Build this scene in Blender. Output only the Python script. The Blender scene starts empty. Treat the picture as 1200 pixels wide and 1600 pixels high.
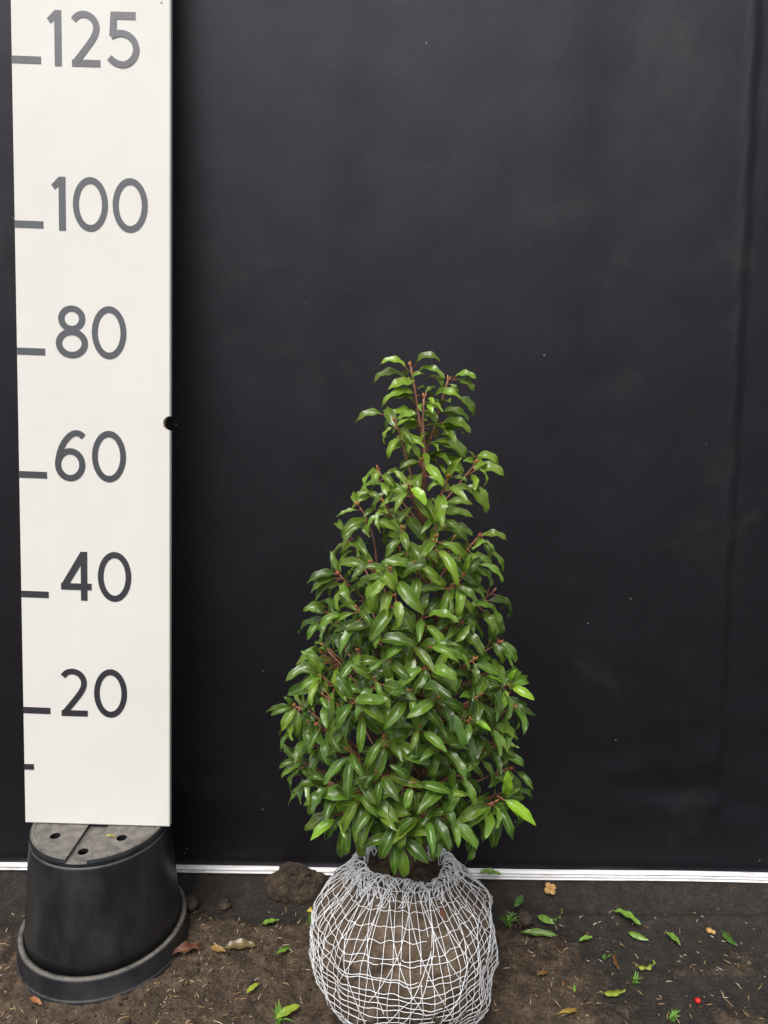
import bpy, bmesh, math, random
from mathutils import Vector, Matrix, noise
from mathutils.bvhtree import BVHTree

# ------------------------------------------------------------------ camera, sky, sun, exposure
scene = bpy.context.scene
col = scene.collection
R = math.radians
pitch, roll, yaw = R(10.27), R(1.58), R(-0.14)
fw = Vector((math.sin(yaw)*math.cos(pitch), math.cos(yaw)*math.cos(pitch), -math.sin(pitch)))
rt = Vector((math.cos(yaw), -math.sin(yaw), 0))
up = rt.cross(fw)
rt2 = rt*math.cos(roll) + up*math.sin(roll)
up2 = -rt*math.sin(roll) + up*math.cos(roll)
CAM = Vector((0.0, -1.1477, 1.0108))
cd = bpy.data.cameras.new('camera'); cam = bpy.data.objects.new('camera', cd); col.objects.link(cam)
cd.sensor_fit = 'VERTICAL'; cd.sensor_height = 36.0; cd.lens = 1150/1600*36.0
cd.clip_start = 0.02; cd.clip_end = 500
M3 = Matrix((rt2, up2, -fw)).transposed()
cam.matrix_world = Matrix.Translation(CAM) @ M3.to_4x4()
scene.camera = cam
scene.render.resolution_x = 768; scene.render.resolution_y = 1024

SUN_EL, SUN_AZ = R(59), R(203)          # overcast, brightest part of the sky high and behind the camera
world = bpy.data.worlds.new('World'); scene.world = world; world.use_nodes = True
wn = world.node_tree.nodes; wl = world.node_tree.links
wn.clear()
sky = wn.new('ShaderNodeTexSky'); sky.sky_type = 'NISHITA'; sky.sun_disc = False
sky.sun_elevation = SUN_EL; sky.sun_rotation = SUN_AZ
sky.air_density = 1.0; sky.dust_density = 4.0; sky.ozone_density = 1.0
hs = wn.new('ShaderNodeHueSaturation'); hs.inputs['Saturation'].default_value = 0.22
bg = wn.new('ShaderNodeBackground'); bg.inputs['Strength'].default_value = 0.115
wo = wn.new('ShaderNodeOutputWorld')
wl.new(sky.outputs['Color'], hs.inputs['Color']); wl.new(hs.outputs['Color'], bg.inputs['Color']); wl.new(bg.outputs['Background'], wo.inputs['Surface'])
sd = bpy.data.lights.new('sun', 'SUN'); sun = bpy.data.objects.new('sun', sd); col.objects.link(sun)
sd.energy = 1.5; sd.angle = R(28); sd.color = (1.0, 0.965, 0.92)
sdir = Vector((math.sin(SUN_AZ)*math.cos(SUN_EL), math.cos(SUN_AZ)*math.cos(SUN_EL), math.sin(SUN_EL)))
sun.rotation_euler = sdir.to_track_quat('Z', 'Y').to_euler(); sun.location = (0, -2, 4)
vs = scene.view_settings
vs.view_transform = 'Standard'; vs.look = 'None'; vs.exposure = 0.58; vs.gamma = 1.0; vs.use_curve_mapping = False
scene.render.engine = 'CYCLES'

random.seed(11)
rnd = random.uniform

# ------------------------------------------------------------------ helpers
def tag(o, label=None, cat=None, group=None, kind=None):
    if label: o['label'] = label
    if cat: o['category'] = cat
    if group: o['group'] = group
    if kind: o['kind'] = kind
    return o

def mesh(name, V, F, mats, smooth=True, fmat=None):
    me = bpy.data.meshes.new(name)
    me.from_pydata([tuple(v) for v in V], [], F)
    for m in (mats if isinstance(mats, (list, tuple)) else [mats]): me.materials.append(m)
    if fmat: me.polygons.foreach_set('material_index', fmat)
    if smooth: me.polygons.foreach_set('use_smooth', [True]*len(F))
    me.update()
    return me

def obj(name, me, parent=None, loc=None, rot=None):
    o = bpy.data.objects.new(name, me); col.objects.link(o)
    if parent is not None: o.parent = parent
    if loc is not None: o.location = loc
    if rot is not None: o.rotation_euler = rot
    return o

def empty(name, loc, rot=(0, 0, 0)):
    o = bpy.data.objects.new(name, None); col.objects.link(o)
    o.location = loc; o.rotation_euler = rot; o.empty_display_size = 0.05
    return o

def tube(pts, rad, sides=6, cap=True):
    pts = [Vector(p) for p in pts]; n = len(pts)
    V, F = [], []
    t = (pts[1]-pts[0]).normalized()
    u = t.orthogonal().normalized()
    for i, p in enumerate(pts):
        tt = (pts[min(i+1, n-1)] - pts[max(i-1, 0)])
        if tt.length > 1e-9: tt.normalize()
        else: tt = t
        u = (u - tt*u.dot(tt))
        u = u.normalized() if u.length > 1e-6 else tt.orthogonal().normalized()
        w = tt.cross(u); r = rad[i] if isinstance(rad, (list, tuple)) else rad
        for k in range(sides):
            a = 2*math.pi*k/sides
            V.append(p + (u*math.cos(a) + w*math.sin(a))*r)
        t = tt
    for i in range(n-1):
        for k in range(sides):
            k2 = (k+1) % sides
            F.append((i*sides+k, i*sides+k2, (i+1)*sides+k2, (i+1)*sides+k))
    if cap:
        F.append(tuple(range(sides-1, -1, -1))); F.append(tuple(range((n-1)*sides, n*sides)))
    return V, F

class Acc:
    def __init__(s): s.V = []; s.F = []; s.M = []
    def add(s, V, F, m=0):
        b = len(s.V); s.V += list(V); s.F += [tuple(i+b for i in f) for f in F]; s.M += [m]*len(F)
    def mesh(s, name, mats, smooth=True): return mesh(name, s.V, s.F, mats, smooth, s.M)

def box(x0, x1, y0, y1, z0, z1):
    V = [(x, y, z) for z in (z0, z1) for y in (y0, y1) for x in (x0, x1)]
    return V, [(0, 2, 3, 1), (4, 5, 7, 6), (0, 1, 5, 4), (2, 6, 7, 3), (0, 4, 6, 2), (1, 3, 7, 5)]

def fbm(x, y, z=0.0, o=4): return noise.fractal(Vector((x, y, z)), 1.0, 2.0, o)
def sstep(a, b, x):
    t = max(0.0, min(1.0, (x-a)/(b-a))); return t*t*(3-2*t)
def bez(a, b, c, n): return [a*(1-t)**2 + b*2*t*(1-t) + c*t*t for t in [i/n for i in range(n+1)]]
def interp(x, T):
    if x <= T[0][0]: return T[0][1:]
    for p, q in zip(T, T[1:]):
        if x <= q[0]:
            t = (x-p[0])/(q[0]-p[0]); return tuple(a+(b-a)*t for a, b in zip(p[1:], q[1:]))
    return T[-1][1:]

# ------------------------------------------------------------------ materials
class NT:
    def __init__(s, name):
        s.m = bpy.data.materials.new(name); s.m.use_nodes = True
        s.t = s.m.node_tree; s.t.nodes.clear()
        s.out = s.n('ShaderNodeOutputMaterial'); s.p = s.n('ShaderNodeBsdfPrincipled')
        s.l(s.p, 'BSDF', s.out, 'Surface')
    def n(s, k, **kw):
        x = s.t.nodes.new(k)
        for a, b in kw.items(): setattr(x, a, b)
        return x
    def l(s, a, ao, b, bi): s.t.links.new(a.outputs[ao], b.inputs[bi])
    def set(s, **kw):
        for k, v in kw.items(): s.p.inputs[k.replace('_', ' ')].default_value = v
        return s
    def coord(s, kind='Object'):
        c = s.n('ShaderNodeTexCoord'); return c, kind
    def noise(s, scale, detail=4, rough=.55, src=None, dist=0.0):
        x = s.n('ShaderNodeTexNoise'); x.inputs['Scale'].default_value = scale
        x.inputs['Detail'].default_value = detail; x.inputs['Roughness'].default_value = rough; x.inputs['Distortion'].default_value = dist
        if src: s.l(src[0], src[1], x, 'Vector')
        return x
    def ramp(s, src, so, stops):
        x = s.n('ShaderNodeValToRGB'); e = x.color_ramp.elements
        while len(e) > 1: e.remove(e[-1])
        e[0].position = stops[0][0]; e[0].color = (*stops[0][1], 1)
        for p, c in stops[1:]:
            k = e.new(p); k.color = (*c, 1)
        s.l(src, so, x, 'Fac'); return x
    def mix(s, fac, a, b, blend='MIX'):
        x = s.n('ShaderNodeMix', data_type='RGBA', blend_type=blend)
        for v, i in ((fac, 0), (a, 6), (b, 7)):
            if isinstance(v, tuple) and hasattr(v[0], 'outputs'): s.t.links.new(v[0].outputs[v[1]], x.inputs[i])
            elif isinstance(v, tuple): x.inputs[i].default_value = (*v, 1)
            else: x.inputs[i].default_value = v
        return (x, 2)
    def math(s, op, a, b=None, clamp=False):
        x = s.n('ShaderNodeMath', operation=op, use_clamp=clamp)
        for i, v in enumerate((a, b)):
            if v is None: continue
            if isinstance(v, tuple): s.t.links.new(v[0].outputs[v[1]], x.inputs[i])
            else: x.inputs[i].default_value = v
        return (x, 0)
    def bump(s, h, strength=.4, dist=.002):
        x = s.n('ShaderNodeBump'); x.inputs['Strength'].default_value = strength; x.inputs['Distance'].default_value = dist
        s.t.links.new(h[0].outputs[h[1]], x.inputs['Height']); s.l(x, 'Normal', s.p, 'Normal')
    def base(s, c): s.t.links.new(c[0].outputs[c[1]], s.p.inputs['Base Color'])

def g3(v): return (v, v, v)

def mat_cloth():
    m = NT('black_cloth'); c = m.coord()
    big = m.noise(2.2, 3, .5, c); r = m.ramp(big, 'Fac', [(.3, (.0034, .0029, .0042)), (.7, (.0054, .0047, .0066))])
    fine = m.noise(420, 2, .6, c)
    w1 = m.n('ShaderNodeTexWave', wave_type='BANDS', bands_direction='X'); w1.inputs['Scale'].default_value = 330; w1.inputs['Distortion'].default_value = 1.2
    w2 = m.n('ShaderNodeTexWave', wave_type='BANDS', bands_direction='Z'); w2.inputs['Scale'].default_value = 330; w2.inputs['Distortion'].default_value = 1.2
    for w in (w1, w2): m.l(c[0], c[1], w, 'Vector')
    weave = m.math('ADD', (w1, 'Fac'), (w2, 'Fac'))
    tint = m.mix(.9, (r, 0), (m.ramp(fine, 'Fac', [(.35, (.5,)*3), (.65, (1.6,)*3)]), 0), 'MULTIPLY')
    # lint: sparse pale specks
    v = m.n('ShaderNodeTexVoronoi'); v.inputs['Scale'].default_value = 26; v.inputs['Randomness'].default_value = 1; m.l(c[0], c[1], v, 'Vector')
    sp = m.math('LESS_THAN', (v, 'Distance'), .045)
    gate = m.n('ShaderNodeSeparateColor'); m.l(v, 'Color', gate, 'Color')
    sp = m.math('MULTIPLY', sp, m.math('LESS_THAN', (gate, 0), .20))
    # dusty smudges
    d = m.noise(5.5, 5, .65, c, .6); dm = m.ramp(d, 'Fac', [(.57, g3(0)), (.76, g3(.40))])
    tint = m.mix((dm, 0), tint, (.035, .032, .031))
    m.base(m.mix(sp, tint, (.16, .16, .165)))
    m.set(Roughness=.43, Specular_IOR_Level=.43, Specular_Tint=(.90, .88, 1.0, 1))
    hh = m.math('ADD', m.math('MULTIPLY', weave, .35), (fine, 'Fac'))
    m.bump(hh, .45, .0009)
    return m.m

def mat_ground():
    m = NT('soil_and_membrane'); c = m.coord()
    at = m.n('ShaderNodeAttribute'); at.attribute_name = 'soil'
    n1 = m.noise(34, 8, .68, c); n2 = m.noise(9, 4, .6, c, .4); n3 = m.noise(240, 4, .7, c)
    soil = m.ramp(n1, 'Fac', [(.28, (.028, .0195, .0135)), (.5, (.092, .062, .041)), (.72, (.170, .123, .084))])
    n4 = m.noise(95, 6, .75, c)
    soil = m.mix(.9, (soil, 0), (m.ramp(n3, 'Fac', [(.32, g3(.35)), (.68, g3(1.75))]), 0), 'MULTIPLY')
    soil = m.mix(.75, soil, (m.ramp(n4, 'Fac', [(.32, g3(.4)), (.7, g3(1.6))]), 0), 'MULTIPLY')
    soil = m.mix((m.ramp(n2, 'Fac', [(.45, g3(0)), (.7, g3(.5))]), 0), soil, (.085, .064, .047))
    memb = m.ramp(n1, 'Fac', [(.35, (.017, .0148, .0130)), (.60, (.038, .0305, .0245)), (.8, (.088, .069, .052))])
    memb = m.mix(.9, (memb, 0), (m.ramp(n3, 'Fac', [(.32, g3(.45)), (.70, g3(1.7))]), 0), 'MULTIPLY')
    memb = m.mix((m.ramp(n4, 'Fac', [(.54, g3(0)), (.72, g3(.6))]), 0), memb, (.075, .060, .047))
    e = m.math('ADD', (at, 'Fac'), m.math('MULTIPLY', m.math('SUBTRACT', (n1, 'Fac'), .5), 1.3))
    f = m.math('MULTIPLY', m.math('SUBTRACT', e, .30), 2.4, True)
    m.base(m.mix(f, memb, soil))
    rr = m.math('SUBTRACT', .78, m.math('MULTIPLY', f, -.15)); m.t.links.new(rr[0].outputs[0], m.p.inputs['Roughness'])
    m.set(Specular_IOR_Level=.35)
    m.bump(m.math('ADD', m.math('MULTIPLY', (n1, 'Fac'), m.math('ADD', f, .25)), m.math('MULTIPLY', (n3, 'Fac'), .45)), 1.0, .010)
    return m.m

def mat_soil(name='ball_soil', k=1.0):
    m = NT(name); c = m.coord()
    n1 = m.noise(40, 8, .7, c); n3 = m.noise(260, 4, .7, c)
    s = m.ramp(n1, 'Fac', [(.28, (.020*k, .014*k, .010*k)), (.5, (.066*k, .047*k, .033*k)), (.74, (.13*k, .098*k, .071*k))])
    m.base(m.mix(.6, (s, 0), (m.ramp(n3, 'Fac', [(.3, g3(.45)), (.7, g3(1.5))]), 0), 'MULTIPLY'))
    m.set(Roughness=.93, Specular_IOR_Level=.25)
    m.bump(m.math('ADD', (n1, 'Fac'), m.math('MULTIPLY', (n3, 'Fac'), .3)), .8, .006)
    return m.m

def mat_simple(name, c1, c2, rough=.6, scale=30, spec=.4, bump=0.0, bscale=150):
    m = NT(name); c = m.coord()
    n = m.noise(scale, 5, .6, c); r = m.ramp(n, 'Fac', [(.35, c1), (.65, c2)]); m.base((r, 0))
    m.set(Roughness=rough, Specular_IOR_Level=spec)
    if bump: m.bump((m.noise(bscale, 4, .6, c), 'Fac'), bump, .001)
    return m.m

def mat_board():
    m = NT('white_board_paint'); c = m.coord()
    n = m.noise(7, 5, .6, c); r = m.ramp(n, 'Fac', [(.3, (.735, .715, .670)), (.7, (.775, .757, .715))])
    d = m.noise(13, 6, .72, c, .8); dm = m.ramp(d, 'Fac', [(.60, g3(0)), (.80, g3(.22))])
    q = m.mix((dm, 0), (r, 0), (.50, .47, .43))
    v = m.n('ShaderNodeTexVoronoi'); v.inputs['Scale'].default_value = 17; m.l(c[0], c[1], v, 'Vector')
    g = m.n('ShaderNodeSeparateColor'); m.l(v, 'Color', g, 'Color')
    sp = m.math('MULTIPLY', m.math('LESS_THAN', (v, 'Distance'), .032), m.math('LESS_THAN', (g, 0), .07))
    m.base(m.mix(sp, q, (.22, .21, .20)))
    m.set(Roughness=.42, Specular_IOR_Level=.45)
    m.bump((m.noise(60, 3, .5, c), 'Fac'), .05, .001)
    return m.m

def mat_pot():
    m = NT('black_plastic'); c = m.coord()
    n = m.noise(6, 5, .6, c, .5); r = m.ramp(n, 'Fac', [(.35, (.009, .010, .013)), (.7, (.017, .019, .023))])
    st = m.n('ShaderNodeMapping'); st.inputs['Scale'].default_value = (14, 14, 7); m.l(c[0], c[1], st, 'Vector')
    s = m.noise(1.2, 5, .65, (st, 'Vector')); sm = m.ramp(s, 'Fac', [(.42, g3(0)), (.72, g3(.55))])
    q = m.mix((sm, 0), (r, 0), (.055, .053, .050))
    # dust that has settled on faces which look up
    gm = m.n('ShaderNodeNewGeometry'); sx = m.n('ShaderNodeSeparateXYZ'); m.l(gm, 'Normal', sx, 'Vector')
    dn = m.noise(55, 5, .7, c)
    fl = m.math('MULTIPLY', m.math('MULTIPLY', m.math('SUBTRACT', (sx, 'Z'), .45), 1.9, True), m.math('MULTIPLY', m.math('SUBTRACT', (dn, 'Fac'), .22), 2.2), True)
    m.base(m.mix(fl, q, (.215, .195, .170)))
    rg = m.math('ADD', m.math('MULTIPLY', fl, .5), m.math('ADD', .24, m.math('MULTIPLY', (s, 'Fac'), .28))); m.t.links.new(rg[0].outputs[0], m.p.inputs['Roughness'])
    m.set(Specular_IOR_Level=.5)
    m.bump((m.noise(90, 4, .6, c), 'Fac'), .06, .001)
    return m.m

def mat_leaf(name, tintsrc):
    m = NT(name)
    if tintsrc == 'object':
        oi = m.n('ShaderNodeObjectInfo'); tint = (oi, 'Color')
    else:
        oi = m.n('ShaderNodeAttribute'); oi.attribute_name = 'tint'; tint = (oi, 'Color')
    uv = m.n('ShaderNodeUVMap'); uv.uv_map = 'UVMap'; sx = m.n('ShaderNodeSeparateXYZ'); m.l(uv, 'UV', sx, 'Vector')
    s = m.math('ABSOLUTE', m.math('MULTIPLY', m.math('SUBTRACT', (sx, 'X'), .5), 2.0))
    c = m.coord(); n = m.noise(70, 4, .6, c)
    colr = m.mix(.45, tint, (m.ramp(n, 'Fac', [(.3, g3(.7)), (.7, g3(1.3))]), 0), 'MULTIPLY')
    # side veins: v + s*k in bands
    vv = m.math('FRACT', m.math('MULTIPLY', m.math('SUBTRACT', (sx, 'Y'), m.math('MULTIPLY', s, .16)), 11.0))
    vein = m.math('LESS_THAN', vv, .14)
    colr = m.mix(m.math('MULTIPLY', vein, .10), colr, (.16, .24, .06))
    rib = m.math('MULTIPLY', m.math('LESS_THAN', s, .055), .8)
    colr = m.mix(rib, colr, (.24, .33, .10))
    edge = m.math('MULTIPLY', m.math('GREATER_THAN', s, .94), .55)
    colr = m.mix(edge, colr, (.20, .31, .09))
    gm = m.n('ShaderNodeNewGeometry')
    colr = m.mix(m.math('MULTIPLY', (gm, 'Backfacing'), .6), colr, (.13, .20, .05))
    m.base(colr)
    m.set(Roughness=.23, Specular_IOR_Level=.6)
    hgt = m.math('ADD', m.math('MULTIPLY', vein, -.5), (n, 'Fac'))
    m.bump(hgt, .14, .0010)
    tr = m.n('ShaderNodeBsdfTranslucent'); m.t.links.new(colr[0].outputs[colr[1]], tr.inputs['Color'])
    mx = m.n('ShaderNodeMixShader'); mx.inputs[0].default_value = .26
    m.l(m.p, 'BSDF', mx, 1); m.l(tr, 'BSDF', mx, 2); m.l(mx, 'Shader', m.out, 'Surface')
    return m.m

M_cloth = mat_cloth(); M_ground = mat_ground(); M_ball = mat_soil(k=1.6); M_crumb = mat_soil('loose_soil', 1.0)
M_crumb2 = mat_soil('pale_soil', 1.7); M_crumb3 = mat_soil('dark_soil', .45)
M_board = mat_board(); M_pot = mat_pot()
M_vinyl = mat_simple('dark_vinyl', (.019, .021, .029), (.027, .029, .040), .30, 20, 1.0)
M_ply = mat_simple('bare_board_edge', (.62, .43, .32), (.78, .58, .45), .8, 60, .2)
M_batten = mat_simple('white_plastic', (.80, .79, .79), (.87, .86, .86), .45, 24, .4)
def mat_batten():
    m = NT('white_plastic_dirty'); c = m.coord()
    st = m.n('ShaderNodeMapping'); st.inputs['Scale'].default_value = (6, 30, 60); m.l(c[0], c[1], st, 'Vector')
    d = m.noise(2.4, 6, .7, (st, 'Vector')); dm = m.ramp(d, 'Fac', [(.53, g3(0)), (.70, g3(.8))])
    m.base(m.mix((dm, 0), (.84, .83, .83), (.26, .21, .17))); m.set(Roughness=.45); return m.m
M_batten = mat_batten()
M_wire = mat_simple('white_coated_wire', (.88, .88, .90), (.94, .94, .95), .42, 60, .5)
M_vinyl.node_tree.nodes['Principled BSDF'].inputs['Coat Weight'].default_value = 1.0
M_vinyl.node_tree.nodes['Principled BSDF'].inputs['Coat Roughness'].default_value = .25
M_leaf = mat_leaf('laurel_leaf', 'object'); M_leafs = mat_leaf('laurel_leaf_mass', 'attr')
M_petiole = mat_simple('red_petiole', (.28, .06, .05), (.42, .17, .09), .5, 60, .4)
M_stem = mat_simple('red_brown_bark', (.26, .11, .07), (.44, .24, .15), .65, 50, .3, .3)
M_trunk = mat_simple('grey_brown_bark', (.06, .042, .03), (.12, .085, .06), .8, 60, .2, .5)
M_bud = mat_simple('leaf_bud', (.45, .24, .08), (.46, .12, .07), .5, 90, .4)
M_needle = mat_simple('dry_needle', (.30, .17, .07), (.50, .36, .20), .7, 30, .3)
M_needle2 = mat_simple('pale_needle', (.48, .38, .25), (.66, .56, .42), .7, 30, .3)
M_chip = mat_simple('pale_chip', (.38, .34, .28), (.62, .58, .50), .7, 30, .3)
M_berry = mat_simple('red_berry', (.55, .012, .015), (.70, .03, .025), .25, 60, .5)
M_grass = mat_simple('grass_blade', (.08, .19, .025), (.17, .34, .05), .5, 60, .4)
M_husk = mat_simple('tan_husk', (.42, .22, .07), (.60, .38, .15), .6, 90, .3)
M_dark = mat_simple('hole_shade_disc', (.006, .006, .007), (.009, .009, .01), .8, 20, .2)  # near-black, stands in for the shade behind the drain holes

# ------------------------------------------------------------------ the setting: ground and backdrop
def wallY(x): return .178 + .022*x
def soilmask(x, y):
    n = fbm(x*6+3, y*6, 1.7, 4)*.5
    w = wallY(x)
    back = sstep(.015, .075, (w-.055) - y + n*.05)                # a bare strip of membrane along the wall
    right = 1 - sstep(.27, .52, x + (y+.1)*.55 + n*.22)            # thins out to bare membrane on one side
    left = sstep(-.66, -.56, x + n*.1)*.35 + .65
    patch = sstep(.22, .55, fbm(x*4.2+9, y*7+2, 4.0, 4))*.55
    patch2 = sstep(.0, .10, .12 - math.hypot((x-.60), (y+.13)*1.3) + n*.05)*.7
    return max(back*max(right, patch)*left, patch2*back)
def ground_z(x, y):
    s = soilmask(x, y)
    z = s*(.0035 + .009*abs(fbm(x*14, y*14, .3, 5)) + .0032*fbm(x*60, y*60, .9, 4))
    z += (1-s)*.0014*fbm(x*9, y*9, 7.0, 3)
    # a long shallow fold in the membrane
    z += .006*math.exp(-((y - (wallY(x)-.075 + .01*fbm(x*3, 0, 2)))/.012)**2)*sstep(-.1, .3, x)
    # soil trodden up against the pot rim and the root ball
    for (qx, qy, qr, hh) in ((-.483, .019, .148, .0035), (.045, -.095, .128, .010)):
        d = math.hypot(x-qx, y-qy)-qr
        if -.03 < d < .06: z += hh*math.exp(-(max(d, 0)/.018)**2)*(.55+.9*fbm(x*22, y*22, 5.5, 4))
    d = (x-.44) - (-.1-y)*.28
    z -= .004*math.exp(-(d/.006)**2)*sstep(.06, -.02, y)
    return z
def axis_vals(lo, hi, step, far, k=1.5):
    v = []; x = lo
    while x <= hi+1e-9: v.append(x); x += step
    s = step; a = v[-1]; b = v[0]; up_, dn = [], []
    while a < far: s *= k; a += s; up_.append(a)
    s = step
    while b > -far: s *= k; b -= s; dn.append(b)
    return dn[::-1] + v + up_
xs = axis_vals(-.95, 1.0, .0045, 60); ys = axis_vals(-.32, .24, .0045, 60)
V, F, SM = [], [], []
for y in ys:
    for x in xs:
        inside = -1 < x < 1.05 and -.4 < y < .26
        V.append((x, y, ground_z(x, y) if inside else 0.0)); SM.append(soilmask(x, y) if inside else .55)
nx = len(xs)
for j in range(len(ys)-1):
    for i in range(nx-1):
        a = j*nx+i; F.append((a, a+1, a+nx+1, a+nx))
gm = mesh('ground', V, F, M_ground)
at = gm.attributes.new('soil', 'FLOAT', 'POINT'); at.data.foreach_set('value', SM)
tag(obj('ground', gm), kind='structure')

def cloth_off(x, z):
    o = .005*math.sin(x*7.3+.8) + .005*math.sin(x*13.1+2.2+z*.6) + .0045*math.sin(x*23+z*1.1)*sstep(-1.2, .4, -z+.6)
    o += .006*math.exp(-((x+.10-.05*z)/.05)**2)*sstep(.2, 1.4, z)
    o -= .007*math.exp(-((x-.33+.03*z)/.07)**2)*sstep(.0, 1.2, z)
    cx = .69 - .062*z
    o += .005*sstep(cx-.003, cx+.003, x) - .003*math.exp(-((x-cx+.006)/.006)**2)
    lo = sstep(.55, .12, z)*sstep(.2, .6, x)
    o += lo*(.006*fbm(x*9+z*11, z*16-x*3, .5, 3))
    o += .0015*fbm(x*12, z*9, 3.3, 3)
    return o*sstep(.06, .22, z)
zs = [.0, .001]
cl = [(-.105, -.004), (-.085, .0015), (-.065, .003), (-.05, .0045), (-.038, .008), (-.028, .015), (-.018, .026), (-.008, .036), (-.002, .042), (.004, .046)]
z = .056; rows = list(cl)
while z < 2.5: rows.append((.004, z)); z += .018
cx_ = [-1.5 + .0085*i for i in range(390)]
V, F = [], []
for (oy, z) in rows:
    for x in cx_:
        V.append((x, wallY(x) + oy + .006*sstep(.05, .3, z) + cloth_off(x, z), z + (.004*fbm(x*7, oy*20, 2) if oy < 0 and z > .004 else 0)))
n = len(cx_)
for j in range(len(rows)-1):
    for i in range(n-1):
        a = j*n+i; F.append((a, a+1, a+n+1, a+n))
tag(obj('backdrop_cloth', mesh('backdrop_cloth', V, F, [M_cloth, M_ground], True, [1 if j < 8 else 0 for j in range(len(rows)-1) for i in range(n-1)])), 'black fabric backdrop hanging behind the shrub and the measuring board', 'backdrop')

def batten(x0, x1, zc, h, ridges, label):
    # ridged strip clipped along the foot of the backdrop
    prof = [(0, -h/2)]
    for k in range(ridges):
        a = -h/2 + h*k/ridges; b = -h/2 + h*(k+1)/ridges
        prof += [(-.007, a+h*.04), (-.009, (a+b)/2), (-.007, b-h*.05), (-.0055, b)]
    prof += [(0, h/2)]
    V, F = [], []; m = len(prof); N = 40
    for i in range(N+1):
        x = x0 + (x1-x0)*i/N; wob = .0012*fbm(x*4, zc*9, 6)
        for (dy, dz) in prof: V.append((x, wallY(x) - .006 + dy, zc + dz + wob))
    for i in range(N):
        for k in range(m-1): F.append((i*m+k, (i+1)*m+k, (i+1)*m+k+1, i*m+k+1))
    F.append(tuple(range(m))); F.append(tuple(range(N*m+m-1, N*m-1, -1)))
    o = obj('white_batten', mesh('white_batten', V, F, M_batten, False)); return tag(o, label, 'batten', 'white battens along the foot of the backdrop')
batten(-1.2, -.180, .043, .0135, 2, 'thin white batten along the backdrop foot behind the upturned pot')
batten(-.140, .058, .042, .0135, 2, 'short white batten piece between the soil heap and the wire netted root ball')
batten(.066, 1.5, .042, .0195, 3, 'long thicker ridged white batten running from the root ball past the litter')

# ------------------------------------------------------------------ upturned pot
PX, PY = -.483, .019
pot = tag(empty('plant_pot', (PX, PY, 0)), 'black plastic nursery pot standing upside down under the measuring board', 'pot')
def lathe(prof, seg=112, close=False):
    V, F = [], []; m = len(prof)
    for k in range(seg):
        a = 2*math.pi*k/seg
        for (r, z) in prof: V.append((r*math.cos(a), r*math.sin(a), z))
    for k in range(seg):
        k2 = (k+1) % seg
        for i in range(m-1 if not close else m):
            i2 = (i+1) % m
            F.append((k*m+i, k2*m+i, k2*m+i2, k*m+i2))
    return V, F
Vb, Fb = lathe([(.1315, .040), (.1285, .075), (.1245, .120), (.1195, .175), (.1150, .222), (.1140, .2275), (.1105, .2275), (.1115, .220), (.1165, .175), (.1215, .120), (.1255, .075), (.1285, .040)], close=True)
bo = obj('body', mesh('pot_body', Vb, Fb, M_pot), pot)
Vr, Fr = lathe([(.1318, .0455), (.1380, .0470), (.1412, .0455), (.1424, .0420), (.1434, .0120), (.1448, .0100), (.1462, .0085), (.1467, .0020), (.1452, .000), (.1400, .000), (.1390, .012), (.1380, .0400), (.1318, .0415)], close=True)
obj('rim', mesh('pot_rim', Vr, Fr, M_pot), pot)
# base plate (uppermost), with drain holes and a moulded channel cut out
bm = bmesh.new()
Vp, Fp = lathe([(.0, .2400), (.1040, .2400), (.1046, .2412), (.1085, .2415), (.1115, .2395), (.1135, .2345), (.1141, .2280), (.0, .2280)], close=False)
me = mesh('pot_base', Vp, Fp, M_pot)
bm.from_mesh(me); bmesh.ops.remove_doubles(bm, verts=bm.verts, dist=1e-5); bmesh.ops.recalc_face_normals(bm, faces=bm.faces); bm.to_mesh(me); bm.free()
base = obj('base', me, pot)
cut = bmesh.new()
def cutter_cyl(x, y, r):
    mt = Matrix.Translation((x-PX, y-PY, .234))
    bmesh.ops.create_cone(cut, cap_ends=True, segments=24, radius1=r, radius2=r, depth=.05, matrix=mt)
for hx, hy, hr in ((-.540, -.032, .0085), (-.428, -.032, .0085), (-.405, .075, .0085), (-.540, .085, .0085)): cutter_cyl(hx, hy, hr)
cm = bpy.data.meshes.new('cut'); cut.to_mesh(cm); cut.free()
cobj = bpy.data.objects.new('cut', cm); col.objects.link(cobj)
c2 = bmesh.new()
bmesh.ops.create_cube(c2, size=1, matrix=Matrix.Translation((.003, -.064, .2425)) @ Matrix.Diagonal((.034, .104, .0175, 1)))
cm2 = bpy.data.meshes.new('cut2'); c2.to_mesh(cm2); c2.free()
cobj2 = bpy.data.objects.new('cut2', cm2); col.objects.link(cobj2)
c3 = bmesh.new()
bmesh.ops.create_cone(c3, cap_ends=True, segments=24, radius1=.0085, radius2=.0085, depth=.05, matrix=Matrix.Translation((-.481-PX, -.062-PY, .230)))
cm3 = bpy.data.meshes.new('cut3'); c3.to_mesh(cm3); c3.free()
cobj3 = bpy.data.objects.new('cut3', cm3); col.objects.link(cobj3)
for c in (cobj, cobj2, cobj3): c.location = (PX, PY, 0)
for c in (cobj, cobj2, cobj3):
    md = base.modifiers.new('b', 'BOOLEAN'); md.operation = 'DIFFERENCE'; md.object = c; md.solver = 'EXACT'
bpy.context.view_layer.update()
nm = bpy.data.meshes.new_from_object(base.evaluated_get(bpy.context.evaluated_depsgraph_get()))
base.modifiers.clear(); base.data = nm
for c in (cobj, cobj2, cobj3): bpy.data.objects.remove(c)
nm.polygons.foreach_set('use_smooth', [False]*len(nm.polygons))
obj('inside', mesh('hole_shade_disc', *lathe([(0, .19), (.112, .19)]), M_dark), pot)  # added flat disc, its dark colour paints shade seen through the drain holes

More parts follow.
